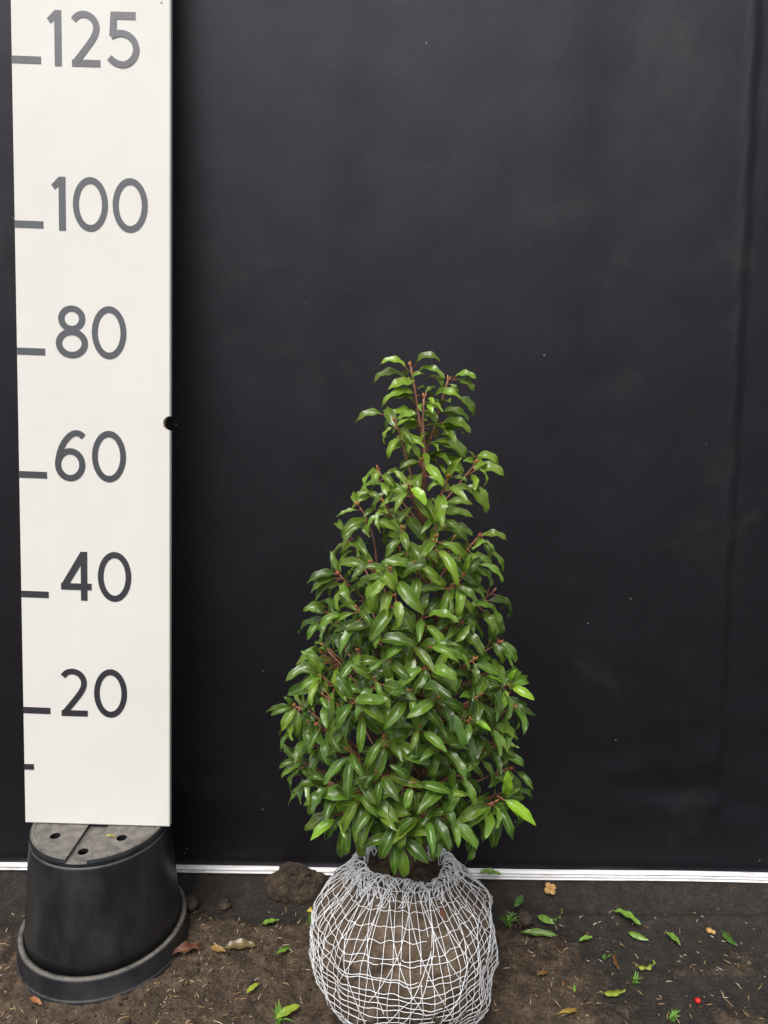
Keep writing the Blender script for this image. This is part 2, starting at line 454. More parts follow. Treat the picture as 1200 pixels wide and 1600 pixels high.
# ------------------------------------------------------------------ measuring board
LEAN = R(5.0); BX = -.606; BW = .2490; BL = 1.66; BT = .011
board = tag(empty('measuring_board', (BX, 0, .2418), (-LEAN, 0, 0)), 'tall white measuring board with dark centimetre numbers standing on a black pot', 'measuring board')
# panel outline with a half-round notch in one edge
nz, nr = .690, .0118
out = [(0, 0), (BW, 0)]
out += [(BW - nr*math.sin(a)*.95, nz - nr*math.cos(a)) for a in [math.pi*i/16 for i in range(17)]]
out += [(BW, BL), (0, BL)]
bmv = bmesh.new()
fr = [bmv.verts.new((x, 0, z)) for x, z in out]; bk = [bmv.verts.new((x, BT, z)) for x, z in out]
N = len(out)
bmv.faces.new(fr).material_index = 0
bmv.faces.new(bk[::-1]).material_index = 0
for i in range(N):
    f = bmv.faces.new((fr[i], bk[i], bk[(i+1) % N], fr[(i+1) % N])); f.material_index = 1 if 2 <= i <= 17 else 0
bmesh.ops.recalc_face_normals(bmv, faces=bmv.faces)
bev = [e for e in bmv.edges if abs(e.verts[0].co.y) < 1e-6 and abs(e.verts[1].co.y) < 1e-6 and not (nz-nr*1.1 < e.verts[0].co.z < nz+nr*1.1 and nz-nr*1.1 < e.verts[1].co.z < nz+nr*1.1)]
bmesh.ops.bevel(bmv, geom=bev, offset=.0012, segments=2, affect='EDGES')
me = bpy.data.meshes.new('panel'); bmv.to_mesh(me); bmv.free()
me.materials.append(M_board); me.materials.append(M_ply)
obj('panel', me, board)

VT = .0004
def slab(poly, lift):           # a flat piece of cut vinyl in the board's plane (cm -> m)
    V = [(x/100, -lift, z/100) for x, z in poly] + [(x/100, 0.0002, z/100) for x, z in poly]
    n = len(poly); F = [tuple(range(n)), tuple(range(2*n-1, n-1, -1))]
    F += [(i, i+n, (i+1) % n+n, (i+1) % n) for i in range(n)]
    return V, F
def ringslab(cx, cz, a, b, ai, bi, lift, n=56):
    V, F = [], []
    for i in range(n):
        t = 2*math.pi*i/n
        for (r1, r2, y) in ((a, b, -lift), (ai, bi, -lift), (a, b, .0002), (ai, bi, .0002)):
            V.append(((cx + r1*math.cos(t))/100, y, (cz + r2*math.sin(t))/100))
    for i in range(n):
        j = (i+1) % n
        F += [(i*4, j*4, j*4+1, i*4+1), (i*4, i*4+2, j*4+2, j*4), (i*4+1, j*4+1, j*4+3, i*4+3)]
    return V, F
def catmull(P, k=6):
    out = []
    Q = [P[0]] + P + [P[-1]]
    for i in range(1, len(Q)-2):
        p0, p1, p2, p3 = [Vector(q) for q in Q[i-1:i+3]]
        for s in range(k):
            t = s/k
            out.append(.5*((2*p1) + (-p0+p2)*t + (2*p0-5*p1+4*p2-p3)*t*t + (-p0+3*p1-3*p2+p3)*t**3))
    out.append(Vector(P[-1])); return out
def stroke(P, w, lift, k=6):
    P = catmull(P, k) if k else [Vector(p) for p in P]
    L, Rr = [], []
    for i, p in enumerate(P):
        t = (P[min(i+1, len(P)-1)] - P[max(i-1, 0)]).normalized(); nn = Vector((-t.y, t.x))
        L.append(p+nn*w/2); Rr.append(p-nn*w/2)
    V, F = [], []
    for l, r in zip(L, Rr):
        V += [(l.x/100, -lift, l.y/100), (r.x/100, -lift, r.y/100), (l.x/100, .0002, l.y/100), (r.x/100, .0002, r.y/100)]
    for i in range(len(P)-1):
        a, b = i*4, i*4+4
        F += [(a, a+1, b+1, b), (a, b, b+2, a+2), (a+1, a+3, b+3, b+1)]
    e = (len(P)-1)*4; F += [(0, 2, 3, 1), (e, e+1, e+3, e+2)]
    return V, F
SW = .98
def glyph(ch):
    A = Acc(); l0, l1, l2 = VT, VT*1.6, VT*2.2
    if ch == '0': A.add(*ringslab(2.8, 4.15, 2.8, 4.22, 1.84, 3.16, l0))
    elif ch == '1': A.add(*slab([(1.15, 0), (2.25, 0), (2.25, 8.3), (1.22, 8.3), (0, 7.05), (.56, 6.3), (1.15, 6.85)], l0))
    elif ch == '2':
        A.add(*stroke([(.32, 6.92), (.85, 7.48), (1.6, 7.78), (2.4, 7.72), (3.2, 7.28), (3.75, 6.45), (3.84, 5.5), (3.45, 4.45), (2.75, 3.4), (1.9, 2.3), (1.05, 1.25), (.52, .62)], SW, l1))
        A.add(*slab([(0, 0), (4.45, 0), (4.45, 1.05), (0, 1.05)], l0))
    elif ch == '4':
        A.add(*slab([(3.3, 0), (4.4, 0), (4.4, 8.25), (3.3, 8.25)], l0))
        A.add(*slab([(0, 1.8), (5.1, 1.8), (5.1, 2.9), (0, 2.9)], l1))
        A.add(*slab([(0, 2.6), (1.25, 2.6), (3.5, 6.3), (3.5, 8.25), (3.32, 8.25)], l2))
    elif ch == '5':
        A.add(*slab([(.5, 7.15), (4.4, 7.15), (4.4, 8.3), (.5, 8.3)], l0))
        A.add(*slab([(.48, 8.0), (1.5, 8.0), (1.4, 4.45), (.3, 4.75)], l1))
        A.add(*stroke([(.55, 4.65), (1.3, 4.98), (2.2, 5.12), (3.2, 4.85), (4.1, 4.05), (4.48, 2.95), (4.3, 1.85), (3.6, .95), (2.6, .48), (1.5, .62), (.75, 1.05), (.3, 1.5)], SW, l2))
    elif ch == '6':
        A.add(*ringslab(2.5, 2.65, 2.5, 2.72, 1.48, 1.68, l0))
        A.add(*stroke([(4.75, 7.25), (4.1, 7.75), (3.3, 7.82), (2.4, 7.3), (1.5, 6.2), (.85, 4.7), (.53, 3.2), (.5, 2.6)], SW, l1))
    elif ch == '8':
        A.add(*ringslab(2.62, 6.22, 2.2, 2.1, 1.17, 1.12, l0))
        A.add(*ringslab(2.6, 2.3, 2.6, 2.36, 1.58, 1.34, l1))
    return A.mesh('numeral', M_vinyl, False)
G = {c: glyph(c) for c in '0124568'}
marks = {20: [('2', 6.55), ('0', 12.1)], 40: [('4', 6.75), ('0', 12.9)], 60: [('6', 6.0), ('0', 12.1)], 80: [('8', 6.4), ('0', 12.25)],
         100: [('1', 6.0), ('0', 9.4), ('0', 15.75)], 125: [('1', 5.65), ('2', 9.5), ('5', 15.1)]}
for cmv, gl in marks.items():
    for ch, x in gl: obj('numeral', G[ch], board, (x/100, -.0002, (cmv-.85)/100))
    obj('tick_mark', mesh('tick_mark', *slab([(0.02, -.55), (4.65, -.6), (4.65, .5), (0.02, .55)], VT), M_vinyl, False), board, (0, -.0002, cmv/100))
obj('tick_mark', mesh('tick_mark', *slab([(0.02, -.5), (1.7, -.5), (1.7, .5), (0.02, .5)], VT), M_vinyl, False), board, (0, -.0002, .10))

# ------------------------------------------------------------------ the shrub
AX, AY = .045, -.095
shrub = tag(empty('laurel_shrub', (AX, AY, 0)), 'bushy conical evergreen laurel shrub with its root ball in white wire netting', 'shrub')
O0 = Vector((AX, AY, 0))
# root ball, world profile: height -> radius
BP = [(0.0, .098), (.02, .121), (.05, .139), (.085, .149), (.12, .149), (.15, .145), (.178, .135), (.200, .121), (.217, .104), (.232, .088), (.246, .080), (.26, .076)]
def ball_r(th, z):
    r = interp(z, BP)[0]
    c, s = math.cos(th), math.sin(th)
    low = sstep(.12, 0, z)
    r *= 1 + .045*low*c - .17*sstep(.085, 0, z)*max(0, -c)                       # fuller on one side, tucked in on the other
    r += .019*fbm(c*1.5+2, s*1.5, z*8, 3)*sstep(.26, .20, z)
    r += .008*c*sstep(.17, .10, z)*sstep(0, .06, z)*0
    return r
def ysc(z): return 1 - .26*sstep(.185, .25, z)
seg, rowsN = 150, 64
V, F = [], []
for j in range(rowsN+1):
    z = .244*j/rowsN
    for k in range(seg):
        th = 2*math.pi*k/seg; c, s = math.cos(th), math.sin(th)
        d = .0055*fbm(c*9, s*9, z*60, 6) + .0045*abs(fbm(c*4+7, s*4, z*28, 3))
        r = ball_r(th, z) - .0035 + d
        V.append((r*c, r*s*ysc(z), max(z, 0)))
for j in range(rowsN):
    for k in range(seg):
        k2 = (k+1) % seg; F.append((j*seg+k, j*seg+k2, (j+1)*seg+k2, (j+1)*seg+k))
b0 = len(V)
for j in range(1, 9):                                             # sunken, crumbly top inside the netting
    f = 1 - j/8
    for k in range(seg):
        th = 2*math.pi*k/seg; r = .066*f + .002
        V.append((r*math.cos(th), r*math.sin(th)*ysc(.25), .240 - .012*math.sin(f*1.5) + .006*fbm(r*math.cos(th)*60, r*math.sin(th)*60, 2, 4) + .012*(1-f)))
pr = rowsN*seg
for j in range(8):
    a0 = pr if j == 0 else b0+(j-1)*seg; a1 = b0+j*seg
    for k in range(seg):
        k2 = (k+1) % seg; F.append((a0+k, a0+k2, a1+k2, a1+k))
F.append(tuple(range(seg-1, -1, -1)))
ball = obj('root_ball', mesh('root_ball', V, F, M_ball), shrub)

# wire netting over the ball: rings, meridians and slanting wires, gathered into a collar
net = Acc()
WR = .00054
def on_ball(th, z, lift=.0):
    r = ball_r(th, z) + .0012 + lift; return (r*math.cos(th), r*math.sin(th)*ysc(z), z)
def wire(P, r=WR): net.add(*tube(P, r, 4, False))
NM = 62
rs = random.Random(5)
for k in range(NM):
    th0 = 2*math.pi*(k + rs.uniform(-.25, .25))/NM; ph = rs.uniform(0, 6); am = rs.uniform(.2, .9)*math.pi/NM
    P = []
    for i in range(44):
        z = .008 + .242*i/43
        P.append(on_ball(th0 + am*math.sin(z*60+ph)*.35 + .10*(z-.1)*math.sin(ph), z, rs.uniform(-.0012, .0012)))
    wire(P)
for k in range(24):
    z0 = .009 + .0103*k + rs.uniform(-.002, .002); ph = rs.uniform(-.6, .6); tl = rs.uniform(.004, .011)*sstep(.26, .16, z0)
    P = []
    for i in range(133):
        th = 2*math.pi*i/132
        z = z0 + .0014*math.sin(th*3+ph*5) + tl*math.cos(th*1.0+ph) + .0008*math.sin(th*NM/2+ph*9)
        P.append(on_ball(th, min(max(z, .003), .252), rs.uniform(-.0008, .0008)))
    wire(P)
for sgn in (-1, 1):
    for k in range(22):
        th0 = 2*math.pi*(k+rs.uniform(-.35, .35))/22; sl = sgn*rs.uniform(2.6, 5.0); z1 = rs.uniform(.05, .15); P = []
        for i in range(34):
            z = z1 + (.250-z1)*i/33
            P.append(on_ball(th0 + sl*(z-.12), z, .0012+rs.uniform(-.0006, .0006)))
        wire(P)
# gathered collar: looped netting folded over on itself
def collar_pt(th, u):          # u 0 outside low .. 1 rim .. 1.6 inside
    tilt = .006*math.cos(th-2.6) + .004*math.sin(3*th+1)
    T = [(0, .092, .228), (.5, .082, .246), (.85, .075, .257), (1.0, .068, .260), (1.2, .061, .256), (1.6, .060, .240)]
    r, z = interp(u, T); r *= 1 + .05*math.sin(2*th+.6) + .03*math.sin(5*th)
    return (r*math.cos(th), r*math.sin(th)*ysc(z), z + tilt*min(u, 1))
for k in range(13):
    u0 = .12 + 1.3*k/12; ph = rs.uniform(0, 6); fq = rs.choice((15, 18, 21, 25)); P = []
    for i in range(181):
        th = 2*math.pi*i/180
        p = Vector(collar_pt(th, max(0, u0 + .24*math.sin(th*fq+ph) + .10*math.sin(th*3+ph))))
        P.append(p*(1 + .012*math.cos(th*fq+ph)) + Vector((0, 0, .0012*math.cos(th*fq*.5+ph))))
    wire(P, .00066)
for k in range(24):
    th = rs.uniform(0, 2*math.pi); dt = rs.uniform(-.22, .22)
    wire([Vector(collar_pt(th+dt*i/9, 1.5*i/9))*(1+rs.uniform(-.004, .012)) for i in range(10)], .00056)
obj('wire_net', net.mesh('wire_net', M_wire), ball)

# crown profile: height -> centre x, half width
CP = [(.26, .065, .135), (.29, .063, .150), (.325, .064, .172), (.36, .058, .180), (.41, .043, .192), (.46, .035, .187), (.516, .034, .192), (.60, .040, .160),
      (.66, .028, .142), (.72, .033, .143), (.78, .056, .120), (.82, .045, .102), (.876, .062, .10), (.913, .056, .062), (.96, .042, .08), (1.005, .05, .07), (1.042, .03, .045)]
SH = [
    (-0.013,-0.148,0.888,0), (0.121,-0.149,0.901,0), (0.126,-0.177,0.805,0), (0.071,-0.186,0.846,0), (0.023,-0.198,0.816,0), (0.009,-0.165,0.956,0),
    (-0.060,-0.193,0.751,0), (0.106,-0.201,0.756,0), (0.091,-0.210,0.745,0), (-0.038,-0.144,0.837,0), (-0.051,-0.140,0.795,0), (0.080,-0.189,0.886,0),
    (0.030,-0.188,0.872,0), (0.110,-0.193,0.712,0), (0.164,-0.160,0.650,0), (-0.032,-0.222,0.655,0), (-0.083,-0.181,0.635,0), (-0.080,-0.208,0.611,0),
    (-0.119,-0.192,0.561,0), (-0.031,-0.259,0.598,0), (0.006,-0.240,0.654,0), (0.061,-0.245,0.646,0), (0.091,-0.224,0.667,0), (0.172,-0.188,0.598,1),
    (0.132,-0.231,0.602,0), (0.051,-0.260,0.569,0), (0.119,-0.238,0.571,1), (0.161,-0.202,0.516,0), (0.015,-0.226,0.733,0), (0.105,-0.202,0.691,0),
    (-0.084,-0.217,0.546,0), (-0.110,-0.185,0.473,0), (-0.070,-0.213,0.461,0), (-0.044,-0.206,0.402,1), (0.031,-0.242,0.424,0), (0.032,-0.224,0.386,0),
    (0.162,-0.211,0.432,1), (0.109,-0.245,0.495,0), (0.045,-0.258,0.490,0), (-0.003,-0.238,0.443,0), (-0.017,-0.209,0.772,0), (0.041,-0.221,0.777,0),
    (-0.033,-0.213,0.711,0), (-0.073,-0.185,0.692,0), (0.002,-0.226,0.695,0), (0.052,-0.221,0.708,0), (0.037,-0.263,0.619,0), (0.006,-0.256,0.553,0),
    (-0.040,-0.242,0.526,0), (0.082,-0.250,0.543,0), (-0.001,-0.257,0.503,0), (0.085,-0.249,0.469,0), (-0.026,-0.236,0.462,0), (0.065,-0.246,0.434,0),
    (0.183,-0.188,0.566,0), (0.183,-0.191,0.476,0), (0.096,-0.242,0.432,0), (0.142,-0.208,0.625,0), (-0.064,-0.188,0.392,0), (0.134,-0.219,0.404,0),
    (-0.077,-0.226,0.594,0), (-0.101,-0.195,0.518,0), (0.123,-0.214,0.645,0), (0.154,-0.146,0.719,0), (0.149,-0.215,0.555,0), (0.191,-0.184,0.438,0),
    (0.036,-0.235,0.677,0), (0.074,-0.260,0.610,0), (-0.009,-0.249,0.629,0), (0.008,-0.222,0.767,0), (0.066,-0.205,0.808,0), (-0.003,-0.177,0.848,0),
    (0.047,-0.172,0.905,0),
]
LEADERS = [  # paths of the leading shoots, base to tip
    [(.055, -.098, .80), (.055, -.100, .895), (.048, -.102, .933), (.041, -.104, .969), (.034, -.105, 1.006), (.029, -.105, 1.029)],
    [(.056, -.092, .80), (.053, -.090, .894), (.059, -.088, .919), (.067, -.086, .947), (.076, -.085, .983), (.083, -.085, 1.011)],
    [(.052, -.110, .86), (.052, -.116, .915), (.048, -.120, .951), (.048, -.122, .987)],
]

# ---- leaf meshes
def leaf_mesh(name, curl, fold, wid, twist, wave, nl=11, mats=None, pet=.20, seed=0):
    ts = [0, .05, .11, .17, .23, .30, .37, .44, .51, .58, .65, .72, .79, .86, .92, .965, 1.0]; ss = [-1, -.5, 0, .5, 1]
    V, F, UV, FM = [], [], [], []
    x = z = 0.0; a = R(14); pt = 0
    for i, t in enumerate(ts):
        dt = t-pt; a = R(14) - R(curl)*(t**1.25); x += math.cos(a)*dt; z += math.sin(a)*dt; pt = t
        w = wid*.93*(math.sin(math.pi*min(1, t**.86))**.80)*(1-.22*t) if 0 < t < 1 else .004
        if t >= .93: w = max(w, .010)*(.9 if t < 1 else .3)
        if i % 2 and .1 < t < .95: w *= 1.045
        fz = math.cos(a); fx = -math.sin(a)
        for s in ss:
            f = R(fold)*(1-.25*t); up_ = abs(s)*w*math.sin(f) - .10*w*(s*s)*0
            up_ += wave*math.sin(t*17+seed*2.1+s*1.3)*abs(s)*.022
            y = s*w*math.cos(f)
            up_ += twist*t*y
            V.append((x + fx*up_, y, z + fz*up_)); UV.append(((s+1)/2, t))
    m = len(ss)
    for i in range(len(ts)-1):
        for k in range(m-1):
            F.append((i*m+k, (i+1)*m+k, (i+1)*m+k+1, i*m+k+1)); FM.append(0)
    # midrib and stalk share one thin tube
    P = [(-pet, 0, -pet*.32), (-pet*.5, 0, -pet*.12), (0, 0, 0.0), (.05, 0, .010)]
    Vt, Ft = tube(P, [.017, .014, .013, .006], 5, False)
    b = len(V); V += Vt; F += [tuple(q+b for q in f) for f in Ft]; FM += [1]*len(Ft); UV += [(.5, 0)]*len(Vt)
    return V, F, UV, FM
LV = []
spec = [(72, 34, .190, .08, .9), (92, 40, .180, -.12, 1.2), (58, 28, .205, .14, .9), (108, 36, .175, .0, 1.4), (44, 36, .195, -.14, 1.0), (80, 46, .175, .16, 1.3), (64, 24, .205, -.08, 1.5), (118, 40, .18, .1, 1.0),
        (36, 28, .185, .06, .8), (96, 26, .195, -.16, 1.6), (52, 42, .190, .14, 1.2), (76, 32, .215, 0, 1.2)]
for i, sp in enumerate(spec): LV.append(leaf_mesh('leaf', *sp, seed=i))
def leaf_data(i, mats, uvname='UVMap'):
    V, F, UV, FM = LV[i]; me = mesh('leaf', V, F, mats, True, FM)
    uv = me.uv_layers.new(name='UVMap')
    idx = [0]*len(me.loops); me.loops.foreach_get('vertex_index', idx)
    flat = []
    for q in idx: flat += UV[q]
    uv.data.foreach_set('uv', flat); return me
LM = [leaf_data(i, [M_leaf, M_petiole]) for i in range(len(LV))]

rl = random.Random(21)
leaves = []    # (matrix, variant, tint)
def frame(e, n):
    e = e.normalized(); n = (n - e*n.dot(e))
    n = n.normalized() if n.length > 1e-4 else e.orthogonal().normalized()
    return Matrix((e, n.cross(e), n)).transposed()
def green(z, inner=0.0):
    h = sstep(.55, 1.0, z); v = rl.uniform(.52, 1.38)
    c = Vector((.078, .160, .018)).lerp(Vector((.210, .335, .026)), h*.70 + rl.uniform(-.14, .26))
    if rl.random() < .14: c = c.lerp(Vector((.180, .270, .030)), .7)
    return tuple(max(.01, q*v) for q in c)
def add_leaf(p, e, n, L, tint=None, var=None):
    e = e.normalized()
    m = Matrix.Translation(p + e*L*.20) @ frame(e, n).to_4x4() @ Matrix.Diagonal((L, L*rl.uniform(.92, 1.12), L, 1))
    leaves.append((m, rl.randrange(len(LV)) if var is None else var, tint or green(p.z)))
UPV = Vector((0, 0, 1))
def whorl(pts, n, Lm, first=0.0, spacing=.008, outw=None, lime=False, droop=.45):
    """leaves in a spiral down the end of a shoot"""
    ph = rl.uniform(0, 6.28); tip = pts[-1]
    L = 0; dist = [0]
    for a, b in zip(pts[::-1], pts[::-1][1:]): L += (a-b).length; dist.append(L)
    rp = pts[::-1]
    for k in range(n):
        d = first + spacing*k*rl.uniform(.8, 1.2)
        if d > L: break
        i = max(j for j in range(len(dist)) if dist[j] <= d); i = min(i, len(rp)-2)
        t = (d-dist[i])/max(1e-6, dist[i+1]-dist[i]); p = rp[i].lerp(rp[i+1], min(1, t))
        ax = (rp[i]-rp[i+1]).normalized()
        ph += R(137.5) + rl.uniform(-.3, .3)
        u = ax.orthogonal().normalized(); w = ax.cross(u); r = u*math.cos(ph) + w*math.sin(ph)
        young = max(0, 1 - k/2.5)
        e = r*.9 + ax*(.35 + .25*young) - UPV*droop*rl.uniform(.4, 1.3) + (outw*.30 if outw else Vector())
        e += Vector((rl.uniform(-.2, .2), rl.uniform(-.2, .2), rl.uniform(-.15, .15)))
        nn = UPV*.75 + (outw*.75 if outw else Vector()) + Vector((rl.uniform(-.35, .35), rl.uniform(-.35, .35), 0))
        ll = Lm*rl.uniform(.72, 1.10)*(1 - .28*young)
        add_leaf(p, e, nn, ll)
    if lime:
        for k in range(rl.choice((2, 3))):
            ph += R(125); u = ax.orthogonal().normalized(); w = ax.cross(u)
            r = u*math.cos(ph) + w*math.sin(ph)
            e = r*.75 + ax*.75 + UPV*.15 + (outw*.2 if outw else Vector())
            add_leaf(tip, e, UPV*.6 + (outw or UPV)*.6, Lm*rl.uniform(.72, 1.0), (.27*rl.uniform(.9, 1.1), .50*rl.uniform(.9, 1.1), .028), rl.choice((4, 8, 2)))

PLACED = [   # single leaves of the loose upper shoots and the lime young growth: base, tip, young?
    (0.021,-0.099,1.028,-0.014,-0.099,1.030,0), (0.037,-0.104,1.033,0.069,-0.109,1.036,0), (0.020,-0.092,1.014,-0.023,-0.088,1.003,0), (0.040,-0.107,1.023,0.076,-0.119,1.011,0),
    (0.092,-0.109,1.016,0.121,-0.115,1.011,0), (0.093,-0.109,1.012,0.118,-0.115,0.994,0), (0.032,-0.097,1.004,-0.001,-0.107,0.996,0), (0.086,-0.096,1.005,0.096,-0.099,0.991,0),
    (0.063,-0.110,1.014,0.073,-0.113,0.999,0), (0.035,-0.105,0.991,-0.005,-0.112,0.980,0), (0.034,-0.104,0.980,-0.010,-0.105,0.970,0), (0.063,-0.101,0.989,0.100,-0.114,0.986,0),
    (0.099,-0.099,0.988,0.120,-0.098,0.962,0), (0.039,-0.104,0.955,0.003,-0.115,0.962,0), (-0.009,-0.102,0.961,-0.046,-0.098,0.948,0), (0.006,-0.090,0.958,-0.004,-0.092,0.940,0),
    (0.078,-0.092,0.967,0.115,-0.089,0.953,0), (0.050,-0.102,0.967,0.068,-0.116,0.949,0), (0.051,-0.097,0.944,0.015,-0.101,0.930,0), (0.077,-0.103,0.952,0.116,-0.114,0.938,0),
    (0.071,-0.102,0.941,0.106,-0.108,0.937,0), (0.067,-0.105,0.924,0.112,-0.114,0.898,0), (0.051,-0.101,0.929,0.024,-0.098,0.900,0), (0.025,-0.098,0.917,-0.001,-0.108,0.902,0),
    (0.024,-0.104,0.933,0.010,-0.110,0.917,0), (0.075,-0.106,0.902,0.107,-0.117,0.879,0), (0.059,-0.100,0.904,0.070,-0.114,0.894,0), (0.124,-0.108,0.885,0.167,-0.116,0.878,0),
    (0.128,-0.096,0.905,0.159,-0.095,0.890,0), (0.124,-0.096,0.901,0.115,-0.097,0.912,0), (0.112,-0.123,0.865,0.142,-0.124,0.827,0), (0.084,-0.137,0.841,0.122,-0.140,0.841,0),
    (0.077,-0.146,0.827,0.122,-0.152,0.825,0), (-0.014,-0.115,0.885,-0.027,-0.126,0.873,0), (-0.012,-0.098,0.881,-0.019,-0.109,0.858,0), (-0.021,-0.121,0.853,-0.046,-0.122,0.840,0),
    (-0.021,-0.124,0.846,-0.048,-0.129,0.828,0), (-0.016,-0.137,0.830,-0.031,-0.151,0.818,0), (-0.028,-0.155,0.818,-0.059,-0.167,0.794,0), (0.021,-0.118,0.878,-0.002,-0.132,0.879,0),
    (0.032,-0.107,1.011,0.048,-0.111,1.018,0), (0.051,-0.106,0.992,0.068,-0.101,0.999,0), (0.133,-0.155,0.801,0.169,-0.159,0.795,0), (0.135,-0.157,0.797,0.145,-0.167,0.773,0),
    (0.145,-0.163,0.781,0.162,-0.160,0.751,0), (0.127,-0.177,0.766,0.161,-0.182,0.742,0), (0.119,-0.178,0.759,0.146,-0.178,0.744,0), (0.122,-0.174,0.772,0.147,-0.170,0.765,0),
    (0.084,-0.149,0.812,0.121,-0.157,0.801,0), (0.082,-0.153,0.808,0.113,-0.164,0.791,0), (0.103,-0.181,0.777,0.069,-0.181,0.754,0), (-0.049,-0.206,0.411,-0.061,-0.218,0.456,1),
    (-0.059,-0.206,0.398,-0.092,-0.218,0.373,1), (-0.037,-0.206,0.410,-0.039,-0.218,0.440,1), (0.177,-0.211,0.449,0.175,-0.223,0.492,1), (0.176,-0.211,0.439,0.219,-0.223,0.409,1),
    (0.182,-0.211,0.434,0.195,-0.223,0.421,1), (0.170,-0.188,0.602,0.145,-0.200,0.616,1), (0.178,-0.188,0.605,0.184,-0.200,0.628,1), (0.182,-0.188,0.595,0.211,-0.200,0.583,1),
    (0.173,-0.188,0.591,0.170,-0.200,0.570,1), (0.123,-0.238,0.571,0.146,-0.250,0.561,1), (0.054,-0.130,0.986,0.061,-0.142,0.980,1), (0.053,-0.130,0.977,0.060,-0.142,0.966,1),
    (0.033,-0.190,0.870,0.052,-0.202,0.849,1),
    (-0.045,-0.210,0.393,-0.051,-0.214,0.346,0), (-0.040,-0.215,0.397,-0.041,-0.224,0.357,0), (-0.025,-0.205,0.383,-0.021,-0.209,0.343,0), (-0.032,-0.220,0.411,0.004,-0.227,0.397,0),
    (0.022,-0.235,0.392,-0.020,-0.243,0.381,0), (0.025,-0.240,0.388,0.025,-0.253,0.349,0), (0.032,-0.240,0.383,0.040,-0.244,0.339,0), (0.038,-0.240,0.392,0.071,-0.256,0.370,0),
    (0.028,-0.245,0.404,0.051,-0.258,0.440,0), (0.048,-0.235,0.416,0.061,-0.246,0.388,0), (0.071,-0.230,0.417,0.065,-0.237,0.385,0), (0.076,-0.220,0.385,0.079,-0.234,0.358,0),
    (0.101,-0.200,0.391,0.102,-0.206,0.354,0), (0.133,-0.190,0.378,0.132,-0.194,0.347,0), (0.156,-0.215,0.431,0.122,-0.229,0.406,0), (0.159,-0.210,0.415,0.162,-0.219,0.369,0),
    (0.169,-0.205,0.423,0.188,-0.221,0.386,0), (0.150,-0.218,0.434,0.109,-0.229,0.413,0), (0.197,-0.185,0.467,0.217,-0.200,0.449,0), (-0.077,-0.195,0.444,-0.109,-0.200,0.446,0),
    (-0.070,-0.198,0.437,-0.103,-0.209,0.420,0), (-0.081,-0.190,0.432,-0.097,-0.195,0.397,0), (-0.114,-0.175,0.469,-0.142,-0.182,0.460,0), (-0.110,-0.178,0.467,-0.138,-0.184,0.447,0),
    (0.164,-0.190,0.495,0.203,-0.204,0.485,0), (0.178,-0.205,0.442,0.195,-0.220,0.462,0), (-0.052,-0.208,0.412,-0.077,-0.217,0.415,0), (-0.063,-0.200,0.394,-0.057,-0.214,0.385,0),
    (-0.121,-0.194,0.560,-0.151,-0.199,0.549,0), (-0.123,-0.190,0.561,-0.133,-0.199,0.578,0), (-0.118,-0.198,0.558,-0.134,-0.206,0.530,0), (-0.112,-0.200,0.556,-0.114,-0.203,0.520,0),
    (-0.084,-0.205,0.611,-0.109,-0.213,0.621,0), (-0.082,-0.208,0.611,-0.109,-0.221,0.597,0), (-0.083,-0.180,0.634,-0.108,-0.192,0.638,0), (-0.065,-0.192,0.751,-0.102,-0.199,0.739,0),
    (-0.065,-0.195,0.746,-0.096,-0.203,0.727,0), (-0.060,-0.190,0.704,-0.084,-0.196,0.715,0), (-0.078,-0.184,0.703,-0.108,-0.193,0.698,0), (-0.056,-0.205,0.699,-0.084,-0.211,0.677,0),
    (-0.088,-0.180,0.679,-0.102,-0.189,0.656,0), (0.154,-0.165,0.650,0.170,-0.172,0.621,0), (0.167,-0.160,0.650,0.189,-0.165,0.622,0), (0.137,-0.175,0.700,0.153,-0.187,0.670,0),
    (0.183,-0.180,0.573,0.199,-0.189,0.541,0), (0.052,-0.250,0.644,0.023,-0.258,0.617,0), (0.056,-0.252,0.645,0.059,-0.258,0.615,0), (0.064,-0.250,0.645,0.099,-0.261,0.634,0),
    (0.062,-0.250,0.631,0.078,-0.257,0.592,0), (0.013,-0.235,0.719,0.040,-0.242,0.688,0), (-0.002,-0.243,0.679,0.043,-0.246,0.672,0), (0.065,-0.243,0.671,0.099,-0.253,0.655,0),
    (-0.027,-0.260,0.597,0.006,-0.266,0.575,0), (-0.037,-0.260,0.597,-0.057,-0.272,0.569,0), (-0.034,-0.255,0.599,0.010,-0.263,0.596,0),
]
def place_leaf(B, T, lime):
    var = rl.choice((4, 8, 2)) if lime else rl.choice((0, 1, 3, 5, 7, 9, 11))
    V = LV[var][0]; q = V[82]; ch = math.atan2(q[2], q[0]); cl_ = math.hypot(q[0], q[2])
    L = (T-B).length/cl_; e = (T-B).normalized()
    nn = UPV + Vector((rl.uniform(-.1, .1), -(.80 if B.z > .74 else .95)*rl.uniform(.6, 1.2), 0))
    m = Matrix.Translation(B) @ frame(e, nn).to_4x4() @ Matrix.Rotation(ch, 4, 'Y') @ Matrix.Diagonal((L, min(L, .056)*rl.uniform(1.0, 1.2)*(1.28 if B.z > .86 else 1.0), min(L, .056), 1))
    leaves.append((m, var, (.27*rl.uniform(.85, 1.1), .50*rl.uniform(.9, 1.1), .028) if lime else green(B.z)))
for q in PLACED: place_leaf(Vector(q[:3]), Vector(q[3:6]), q[6])
branches = []
